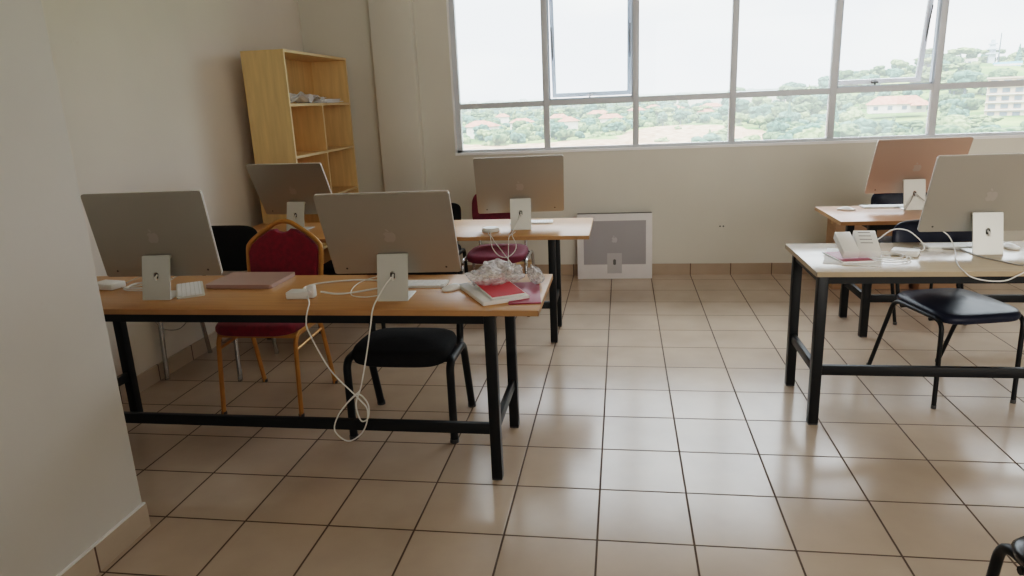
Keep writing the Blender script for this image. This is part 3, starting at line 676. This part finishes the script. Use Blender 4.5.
# ------------------------------------------------------------------ outside
def ter(x, y):
    d = math.hypot(x, y)
    z = -13.5 + 2.0*min(1, max(0, (d-150)/150)) + 5*min(1, max(0, (d-300)/600)) + 6*min(1, max(0, (d-900)/900))
    z += 21*math.exp(-((x-185)/(70 if x < 185 else 130))**2 - ((y-450)/115)**2)
    z += 14*math.exp(-((x-420)/200)**2 - ((y-700)/200)**2)
    z += 1.2*noise.noise(Vector((x/40, y/40, 0))) + 10*math.exp(-((d-2300)/500)**2)*(.6+.8*noise.noise(Vector((x/500, 3, 0))))
    z += 2.2*math.exp(-((x-24)/26)**2 - ((y-262)/30)**2)
    return z
def haze_mat(name, c1, c2, scale, coords='Object', near=150, far=1500, top=.82, haze=(.80, .83, .87), sand=False, rough=.9):
    m, nt, b = nodes(name)
    g = N(nt, 'ShaderNodeNewGeometry'); no = N(nt, 'ShaderNodeTexNoise'); no.inputs['Scale'].default_value = scale; no.inputs['Detail'].default_value = 6
    nt.links.new(g.outputs['Position'], no.inputs['Vector'])
    cr = N(nt, 'ShaderNodeValToRGB'); cr.color_ramp.elements[0].position = .38; cr.color_ramp.elements[1].position = .62
    cr.color_ramp.elements[0].color = (*c1, 1); cr.color_ramp.elements[1].color = (*c2, 1)
    nt.links.new(no.outputs['Fac'], cr.inputs[0]); col = cr.outputs[0]
    if sand:
        # bare earth: one mound and a strip nearer by
        sep = N(nt, 'ShaderNodeSeparateXYZ'); nt.links.new(g.outputs['Position'], sep.inputs[0])
        def mth(op, a, b_=None):
            n = N(nt, 'ShaderNodeMath', operation=op)
            for i, q in enumerate((a, b_)):
                if q is None: continue
                if isinstance(q, (int, float)): n.inputs[i].default_value = q
                else: nt.links.new(q, n.inputs[i])
            return n.outputs[0]
        X, Y = sep.outputs[0], sep.outputs[1]
        e1 = mth('ADD', mth('POWER', mth('DIVIDE', mth('SUBTRACT', X, 24), 27), 2), mth('POWER', mth('DIVIDE', mth('SUBTRACT', Y, 242), 46), 2))
        n2 = N(nt, 'ShaderNodeTexNoise'); n2.inputs['Scale'].default_value = .06; n2.inputs['Detail'].default_value = 5; nt.links.new(g.outputs['Position'], n2.inputs['Vector'])
        m1 = mth('LESS_THAN', mth('ADD', e1, mth('MULTIPLY', n2.outputs['Fac'], 1.2)), 1.5)
        m2 = mth('MULTIPLY', mth('LESS_THAN', mth('ADD', Y, mth('MULTIPLY', n2.outputs['Fac'], 30)), 250), mth('LESS_THAN', X, 20))
        mk = mth('MAXIMUM', m1, m2)
        n3 = N(nt, 'ShaderNodeTexNoise'); n3.inputs['Scale'].default_value = .35; n3.inputs['Detail'].default_value = 6; nt.links.new(g.outputs['Position'], n3.inputs['Vector'])
        sr = N(nt, 'ShaderNodeValToRGB'); sr.color_ramp.elements[0].position = .4; sr.color_ramp.elements[1].position = .6
        sr.color_ramp.elements[0].color = (.26, .15, .09, 1); sr.color_ramp.elements[1].color = (.46, .32, .22, 1); nt.links.new(n3.outputs['Fac'], sr.inputs[0])
        mx = N(nt, 'ShaderNodeMix', data_type='RGBA'); nt.links.new(mk, mx.inputs[0]); nt.links.new(col, mx.inputs[6]); nt.links.new(sr.outputs[0], mx.inputs[7]); col = mx.outputs[2]
    # pale haze painted in as emission, stronger with distance from the building
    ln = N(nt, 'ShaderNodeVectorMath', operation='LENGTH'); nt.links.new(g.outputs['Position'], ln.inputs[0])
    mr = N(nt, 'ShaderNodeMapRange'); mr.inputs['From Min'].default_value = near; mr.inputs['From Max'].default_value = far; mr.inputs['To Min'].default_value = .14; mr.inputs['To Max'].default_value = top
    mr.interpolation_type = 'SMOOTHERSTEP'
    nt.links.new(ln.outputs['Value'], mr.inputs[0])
    em = N(nt, 'ShaderNodeEmission'); em.inputs[0].default_value = (*haze, 1); em.inputs[1].default_value = HAZE_GLOW
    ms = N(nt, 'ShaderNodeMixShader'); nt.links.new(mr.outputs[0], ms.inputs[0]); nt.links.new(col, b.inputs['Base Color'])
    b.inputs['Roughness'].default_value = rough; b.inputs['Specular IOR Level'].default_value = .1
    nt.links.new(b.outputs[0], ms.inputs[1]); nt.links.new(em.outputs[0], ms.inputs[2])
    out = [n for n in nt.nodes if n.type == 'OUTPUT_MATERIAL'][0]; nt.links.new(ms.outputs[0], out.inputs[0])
    return m
HAZE_GLOW = 4.2
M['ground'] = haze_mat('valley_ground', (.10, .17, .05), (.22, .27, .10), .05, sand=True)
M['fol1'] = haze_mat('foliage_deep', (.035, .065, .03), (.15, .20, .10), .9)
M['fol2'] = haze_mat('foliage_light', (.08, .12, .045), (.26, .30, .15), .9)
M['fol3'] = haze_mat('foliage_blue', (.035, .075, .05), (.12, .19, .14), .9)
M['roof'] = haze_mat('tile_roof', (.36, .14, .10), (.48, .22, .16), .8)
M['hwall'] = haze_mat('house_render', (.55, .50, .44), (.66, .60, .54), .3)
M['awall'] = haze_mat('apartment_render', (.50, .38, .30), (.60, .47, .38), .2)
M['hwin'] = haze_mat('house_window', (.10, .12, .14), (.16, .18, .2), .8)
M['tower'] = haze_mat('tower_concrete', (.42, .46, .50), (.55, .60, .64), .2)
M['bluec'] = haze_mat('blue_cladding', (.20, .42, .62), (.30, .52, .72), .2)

b = MB(); vs = []; fs = []
azs = [R(-62 + 2.0*i) for i in range(63)]; ds = [30*(1.09**k) for k in range(54)]
for d in ds:
    for a in azs: x, y = d*math.sin(a), d*math.cos(a); vs.append((x, y, ter(x, y)))
A = len(azs)
for i in range(len(ds)-1):
    for j in range(A-1): k = i*A+j; fs.append((k, k+1, k+A+1, k+A))
b.add(vs, fs, M['ground'], smooth=True); g = b.build('ground'); struct(g)

def blob_tree(kind, seed):
    random.seed(seed); bm = bmesh.new()
    def blob(c, r, sub=2):
        bb = bmesh.new(); bmesh.ops.create_icosphere(bb, subdivisions=sub, radius=1)
        vv = []
        for v in bb.verts:
            k = 1 + .35*noise.noise(v.co*2.2 + Vector((seed*3+c[0], c[1], c[2]))); vv.append(bm.verts.new(Vector(c) + Vector((v.co.x*r[0], v.co.y*r[1], v.co.z*r[2]))*k))
        bb.verts.index_update()
        for f in bb.faces: bm.faces.new([vv[v.index] for v in f.verts])
        bb.free()
    if kind == 'round':
        for k in range(11):
            a = random.uniform(0, 2*PI); q = random.uniform(0, 1)
            blob((math.cos(a)*2.4*q, math.sin(a)*2.4*q, random.uniform(3.2, 6.5)-q), (random.uniform(1.2, 2.0),)*2 + (random.uniform(1.0, 1.6),))
    elif kind == 'tall':
        for k in range(12):
            z = 2 + k*.85; q = 1.5*math.sin(PI*min(1, (k+1.5)/13))
            blob((random.uniform(-.5, .5), random.uniform(-.5, .5), z), (q*random.uniform(.8, 1.2), q, .9))
    elif kind == 'wide':
        for k in range(12):
            a = random.uniform(0, 2*PI); q = random.uniform(.2, 1)
            blob((math.cos(a)*3.6*q, math.sin(a)*3.6*q, random.uniform(4.2, 5.6)), (random.uniform(1.4, 2.2),)*2 + (random.uniform(.6, 1.0),))
    elif kind == 'cone':
        for k in range(7): blob((0, 0, 2+k*1.4), (2.2*(1-k/7.5),)*2 + (1.3,), 2)
    elif kind == 'bush':
        for k in range(9):
            a = random.uniform(0, 2*PI); q = random.uniform(0, 1)
            blob((math.cos(a)*2.4*q, math.sin(a)*2.4*q, random.uniform(.6, 1.8)), (random.uniform(1.0, 1.7),)*2 + (random.uniform(.8, 1.2),))
    bm.verts.index_update()
    return [v.co.copy() for v in bm.verts], [[v.index for v in f.verts] for f in bm.faces], bm
protos = {}; bush_low = {}; key_m = {}
for kind, fm, seed in (('round','fol1',1),('round','fol2',2),('round','fol3',3),('tall','fol1',4),('tall','fol2',5),('wide','fol2',6),('wide','fol1',7),('cone','fol3',8),('bush','fol2',9),('bush','fol1',10)):
    vs, fs, bm = blob_tree(kind, seed); b = MB(); b.add(vs, fs, M[fm], smooth=True); bm.free()
    if kind != 'bush': b.tube([(0, 0, -1), (.1, 0, 2), (0, 0, 5)], [.35, .25, .12], M['hwin'], n=6)
    key_m[(kind, fm)] = M[fm]
    o = b.build('tree'); protos[(kind, fm)] = o.data; bpy.data.objects.remove(o)
LAB = {'round': 'rounded leafy tree in the hazy valley seen through the window', 'tall': 'slender upright tree in the hazy valley seen through the window',
       'wide': 'flat-topped spreading tree seen through the window', 'cone': 'pointed conifer on the slope seen through the window', 'bush': 'low green bush on the ground outside the window'}
GRP = {'round': 'rounded trees outside', 'tall': 'slender trees outside', 'wide': 'spreading trees outside', 'cone': 'conifers outside', 'bush': 'bushes outside'}
def tree(key, x, y, s, dz=0):
    o = bpy.data.objects.new('bush' if key[0] == 'bush' else 'tree', protos[key]); C.objects.link(o)
    o.location = (x, y, ter(x, y)-.3+dz); o.rotation_euler = (0, 0, random.uniform(0, 6.28)); o.scale = (s*random.uniform(.9, 1.2), s*random.uniform(.9, 1.2), s*random.uniform(.85, 1.1))
    tag(o, LAB[key[0]], 'bush' if key[0] == 'bush' else 'tree', GRP[key[0]])
for key in (('round', 'fol1'), ('bush', 'fol2'), ('round', 'fol3')):
    random.seed(40); bm = bmesh.new()
    for k in range(4):
        bb = bmesh.new(); bmesh.ops.create_icosphere(bb, subdivisions=2, radius=1); vv = []
        cx_, cy_, cz_ = random.uniform(-2.2, 2.2), random.uniform(-2.2, 2.2), random.uniform(2.2, 5) if key[0] == 'round' else random.uniform(.8, 2)
        for v in bb.verts: vv.append(bm.verts.new(Vector((cx_, cy_, cz_)) + v.co*(2.3*(1+.4*noise.noise(v.co*2+Vector((k, 0, 0)))))))
        bb.verts.index_update()
        for f in bb.faces: bm.faces.new([vv[v.index] for v in f.verts])
        bb.free()
    me = bpy.data.meshes.new('low'); bm.to_mesh(me); bm.free(); bush_low[key] = me
random.seed(21)
blocks = [(104, 290, 17), (141, 275, 21)]
keys = list(protos)
def clear(x, y):
    if ((x-24)/27)**2 + ((y-242)/46)**2 < 1.0: return False
    if x < 20 and y < 236 - 8*math.sin(x*.13): return False
    for bx_, by_, br in blocks:
        if math.hypot(x-bx_, y-by_) < br: return False
    # keep the line of sight to the red-roofed house and the flats
    for bx_, by_, hw in ((104, 290, 2.7), (141, 275, 3.6), (202, 440, .8), (200, 418, 1.3)):
        az0 = math.degrees(math.atan2(bx_, by_)); az1 = math.degrees(math.atan2(x, y))
        if abs(az0-az1) < hw and math.hypot(x, y) < math.hypot(bx_, by_) and math.hypot(x, y) > math.hypot(bx_, by_)-75: return False
    return True
cnt = 0
while cnt < 235:
    a = R(random.uniform(-16, 29.5)); d = 175*(600/175)**(random.random()**1.15)
    x, y = d*math.sin(a), d*math.cos(a)
    if not clear(x, y): continue
    kind = random.choices(['round', 'tall', 'wide', 'bush'], [5, 1.0, 2, 1.2])[0]
    key = random.choice([k for k in keys if k[0] == kind])
    s = random.uniform(.7, 1.15)*(1 if d < 330 else 1.5)
    if math.degrees(a) < 8: s *= .75
    if kind == 'tall': s *= .65
    tree(key, x, y, s); cnt += 1
for k in range(50):   # hill crest and slope at the right
    x = random.uniform(105, 300); y = random.uniform(330, 460)
    if math.degrees(math.atan2(x, y)) > 30 or not clear(x, y): continue
    tree(random.choice([q for q in keys if q[0] in ('round', 'wide')]), x, y, random.uniform(.9, 1.5))
# woodland that fills the ground between the single trees
for nm, key, n0, sd in (('woodland', ('round', 'fol1'), 900, 31), ('woodland', ('bush', 'fol2'), 900, 32), ('woodland', ('round', 'fol3'), 500, 33)):
    random.seed(sd); b = MB(); pv = [v.co.copy() for v in bush_low[key].vertices]; pf = [list(f.vertices) for f in bush_low[key].polygons]
    c_ = 0
    while c_ < n0:
        a = R(random.uniform(-17, 31)); d = 185*(1100/185)**(random.random()**.9); x, y = d*math.sin(a), d*math.cos(a)
        if not clear(x, y): continue
        q = random.uniform(.45, .85)*(1+max(0, d-300)/600); an = random.uniform(0, 6.28)
        Mx = Matrix.Translation((x, y, ter(x, y)-.6)) @ Matrix.Rotation(an, 4, 'Z') @ Matrix.Diagonal((q, q, q*.8, 1))
        b.add(pv, pf, key_m[key], M4=Mx, smooth=True); c_ += 1
    o = b.build(nm); tag(o, {31: 'dark green woodland filling the hazy valley outside the window', 32: 'light green scrub filling the hazy valley outside the window', 33: 'bluish green woodland patches in the hazy valley outside the window'}[sd], 'woodland', None, 'stuff')
for x, y, s in ((206, 420, .9), (216, 425, .7), (52, 235, .8), (60, 215, .9), (94, 222, .8)): tree(('cone', 'fol3'), x, y, s)
for x, y, s in ((31, 232, .8), (12, 214, .6), (20, 262, .5), (38, 216, .6)): tree(('bush', 'fol2'), x, y, s)

def house(label, x, y, w, d, h, rz, roof='roof', rh=2.4, group=None, z=None, wins=True):
    t = thing('house', label, 'house', (x, y, (ter(x, y) if z is None else z)-.5), R(rz), group)
    b = MB(); b.box((-w/2, -d/2, 0), (w/2, d/2, h), M['hwall']); b.build('wall', t)
    b = MB(); e = .7
    vs = [(-w/2-e, -d/2-e, h), (w/2+e, -d/2-e, h), (w/2+e, d/2+e, h), (-w/2-e, d/2+e, h), (-w/2+d*.35, 0, h+rh), (w/2-d*.35, 0, h+rh)]
    b.add(vs, [(0,1,5,4), (1,2,5), (2,3,4,5), (3,0,4), (3,2,1,0)], M[roof]); b.build('roof', t)
    if wins:
        n = max(2, int(w/4))
        for k in range(n):
            cx_ = -w/2 + w*(k+.5)/n; b = MB(); b.box((cx_-.8, -d/2-.06, h*.35), (cx_+.8, -d/2, h*.8), M['hwin']); b.build('window', t)
    return t
hs_ = house('wide bungalow with pinkish-red tiled roof outside the right window', 102.5, 290, 19, 9, 3.2, -14, rh=2.9, z=-8.2)
b = MB(); b.add([(4, -8, 2.6), (10.5, -8, 2.6), (10.5, -4.6, 2.6), (4, -4.6, 2.6), (5.5, -5, 4.2), (9.2, -5, 4.2)], [(0,1,5,4), (1,2,5), (2,3,4,5), (3,0,4)], M['roof']); b.build('porch_roof', hs_)
random.seed(5)
spots = [(-60, 300), (-46, 330), (-52, 265), (-30, 345), (-22, 300), (-12, 380), (-36, 410), (8, 400), (-70, 420), (30, 420), (52, 440), (40, 360), (70, 470), (-5, 330), (48, 400), (62, 410), (20, 470), (-50, 470)]
for i, (x, y) in enumerate(spots):
    house('small distant house with an orange roof among the valley trees', x, y, random.uniform(6, 11), random.uniform(5, 7), random.uniform(3, 4.5), random.uniform(-35, 35), group='small distant houses in the valley', rh=1.8, wins=False, z=ter(x, y)+.6)
for i, (x, y, w) in enumerate(((78, 430, 26), (60, 520, 30), (105, 560, 34), (30, 560, 24))):
    t = thing('warehouse', 'long white building far off on the valley floor beyond the trees', 'building', (x, y, ter(x, y)+2), R(random.uniform(-10, 10)), 'long white buildings far off')
    b = MB(); b.box((-w/2, -6, 0), (w/2, 6, 7), M['hwall']); b.build('wall', t)
    b = MB(); b.box((-w/2-.5, -6.5, 7), (w/2+.5, 6.5, 7.6), M['tower']); b.build('roof', t)
# apartment block
ap = thing('apartment_building', 'salmon-cream apartment block with rows of windows outside the far right window', 'building', (142, 275, -11.6), R(-24))
b = MB(); b.box((-14, -6, 0), (16, 6, 13.6), M['awall']); b.build('wall', ap)
b = MB(); b.box((-14.5, -6.5, 13.6), (16.5, 6.5, 14.1), M['awall']); b.build('roof', ap)
for fl in range(5):
    b = MB(); b.box((-14.3, -6.9, fl*2.7+.1), (16.3, -6, fl*2.7+.4), M['hwall']); b.build('balcony_slab', ap)
    for k in range(8):
        x = -12.2 + k*3.7; b = MB(); b.box((x-1.1, -6.15, fl*2.7+.8), (x+1.1, -6, fl*2.7+2.3), M['hwin']); b.build('window', ap)
# tower on the hill
tw = thing('tower', 'pale slim tower with platforms and a mast on the hill at the far right', 'tower', (202, 440, ter(202, 440)-2), R(-10))
th_ = 23.5 - (ter(202, 440)-2)
b = MB(); b.box((-1.3, -1.3, 0), (1.3, 1.3, th_-4), M['tower']); b.build('shaft', tw)
for z, w in ((th_-8, 2.6), (th_-5.5, 2.2), (th_-3, 1.8)):
    b = MB(); b.box((-w, -w, z), (w, w, z+.7), M['tower']); b.box((-w*.5, -w*.5, z+.7), (w*.5, w*.5, z+2.6), M['tower']); b.build('platform', tw)
b = MB(); b.tube([(3.4, 0, 0), (3.4, 0, th_+3)], [.45, .25], M['hwin'], n=6); b.build('mast', tw)
bb = thing('building', 'light blue clad building among trees beside the pale tower', 'building', (200, 418, 11-13.5), R(-20))
b = MB(); b.box((-6, -5, 0), (6, 5, 13), M['bluec']); b.build('wall', bb)
b = MB()
for z in (4, 7.5, 11): b.box((-6.1, -5.1, z), (6.1, 5.1, z+1), M['hwall'])
b.build('window_band', bb)
t = thing('building', 'flat white building on the hill crest between trees', 'building', (186, 432, 9.3), R(-18))
b = MB(); b.box((-4.8, -5, -4), (4.8, 5, 4), M['hwall']); b.build('wall', t)
b = MB()
for k in range(4): b.box((-4.2+k*2.3, -5.1, 1.2), (-2.9+k*2.3, -5, 2.6), M['hwin'])
b.build('window_row', t)

# ------------------------------------------------------------------ world and lights
w = bpy.data.worlds.new('sky'); bpy.context.scene.world = w; w.use_nodes = True; nt = w.node_tree
bg = nt.nodes['Background']
tc = N(nt, 'ShaderNodeTexCoord'); mp = N(nt, 'ShaderNodeMapping'); mp.inputs['Scale'].default_value = (1.5, 1.5, 5)
no = N(nt, 'ShaderNodeTexNoise'); no.inputs['Scale'].default_value = 2.2; no.inputs['Detail'].default_value = 4
cr = N(nt, 'ShaderNodeValToRGB'); cr.color_ramp.elements[0].position = .45; cr.color_ramp.elements[1].position = .75
cr.color_ramp.elements[0].color = (.80, .80, .87, 1); cr.color_ramp.elements[1].color = (1.0, .98, .97, 1)
nt.links.new(tc.outputs['Generated'], mp.inputs[0]); nt.links.new(mp.outputs[0], no.inputs['Vector']); nt.links.new(no.outputs['Fac'], cr.inputs[0]); nt.links.new(cr.outputs[0], bg.inputs[0])
# overcast sky: brighter towards the zenith than at the hazy horizon
sp = N(nt, 'ShaderNodeSeparateXYZ'); nt.links.new(tc.outputs['Generated'], sp.inputs[0])
mz = N(nt, 'ShaderNodeMapRange'); mz.inputs['From Min'].default_value = .12; mz.inputs['From Max'].default_value = .75; mz.inputs['To Min'].default_value = 4.9; mz.inputs['To Max'].default_value = 15
nt.links.new(sp.outputs['Z'], mz.inputs[0]); nt.links.new(mz.outputs[0], bg.inputs[1])

def area(name, loc, rot, sx, sy, power, col=(1, 1, 1), portal=False):
    l = bpy.data.lights.new(name, 'AREA'); l.shape = 'RECTANGLE'; l.size = sx; l.size_y = sy; l.energy = power; l.color = col
    o = bpy.data.objects.new(name, l); C.objects.link(o); o.location = loc; o.rotation_euler = rot
    if portal: l.cycles.is_portal = True
    return o
# light portal in the window opening (faces into the room)
area('window_portal', ((WX0+WX1)/2, YW+.16, (WZ0+WZ1)/2), (R(-90), 0, 0), WX1-WX0, WZ1-WZ0, 1, portal=True)
# unseen fill light added behind the camera, as for assumed windows there
rl = area('rear_fill', (2.9, YB+.25, 1.7), (R(92), 0, R(-6)), 4.4, 2.2, 80, (1, .955, .90)); rl.data.spread = R(100)
sun = bpy.data.lights.new('sun', 'SUN'); sun.energy = 6; sun.angle = R(12); sun.color = (1, .96, .9)
so = bpy.data.objects.new('sun', sun); C.objects.link(so); so.rotation_euler = (R(28), R(-32), 0)

# ------------------------------------------------------------------ camera
cam = bpy.data.cameras.new('camera'); co = bpy.data.objects.new('camera', cam); C.objects.link(co)
yaw, pitch, roll = R(-9.258), R(-14.911), R(-2.504)
fwd = Vector((math.sin(yaw)*math.cos(pitch), math.cos(yaw)*math.cos(pitch), math.sin(pitch)))
r0 = Vector((math.cos(yaw), -math.sin(yaw), 0)); u0 = r0.cross(fwd)
rt = r0*math.cos(roll) + u0*math.sin(roll); up = -r0*math.sin(roll) + u0*math.cos(roll)
m3 = Matrix((rt, up, -fwd)).transposed()
co.matrix_world = Matrix.Translation((.0893, -2.181, 1.515)) @ m3.to_4x4()
cam.sensor_width = 36; cam.lens = 36*700.286/1024; cam.clip_end = 6000; cam.clip_start = .02
sc = bpy.context.scene; sc.camera = co
sc.view_settings.view_transform = 'Filmic'; sc.view_settings.look = 'Medium High Contrast'
sc.view_settings.exposure = -0.22
sc.cycles.max_bounces = 10; sc.cycles.diffuse_bounces = 6; sc.cycles.transparent_max_bounces = 16; sc.cycles.caustics_reflective = False; sc.cycles.caustics_refractive = False
sc.cycles.sample_clamp_indirect = 8
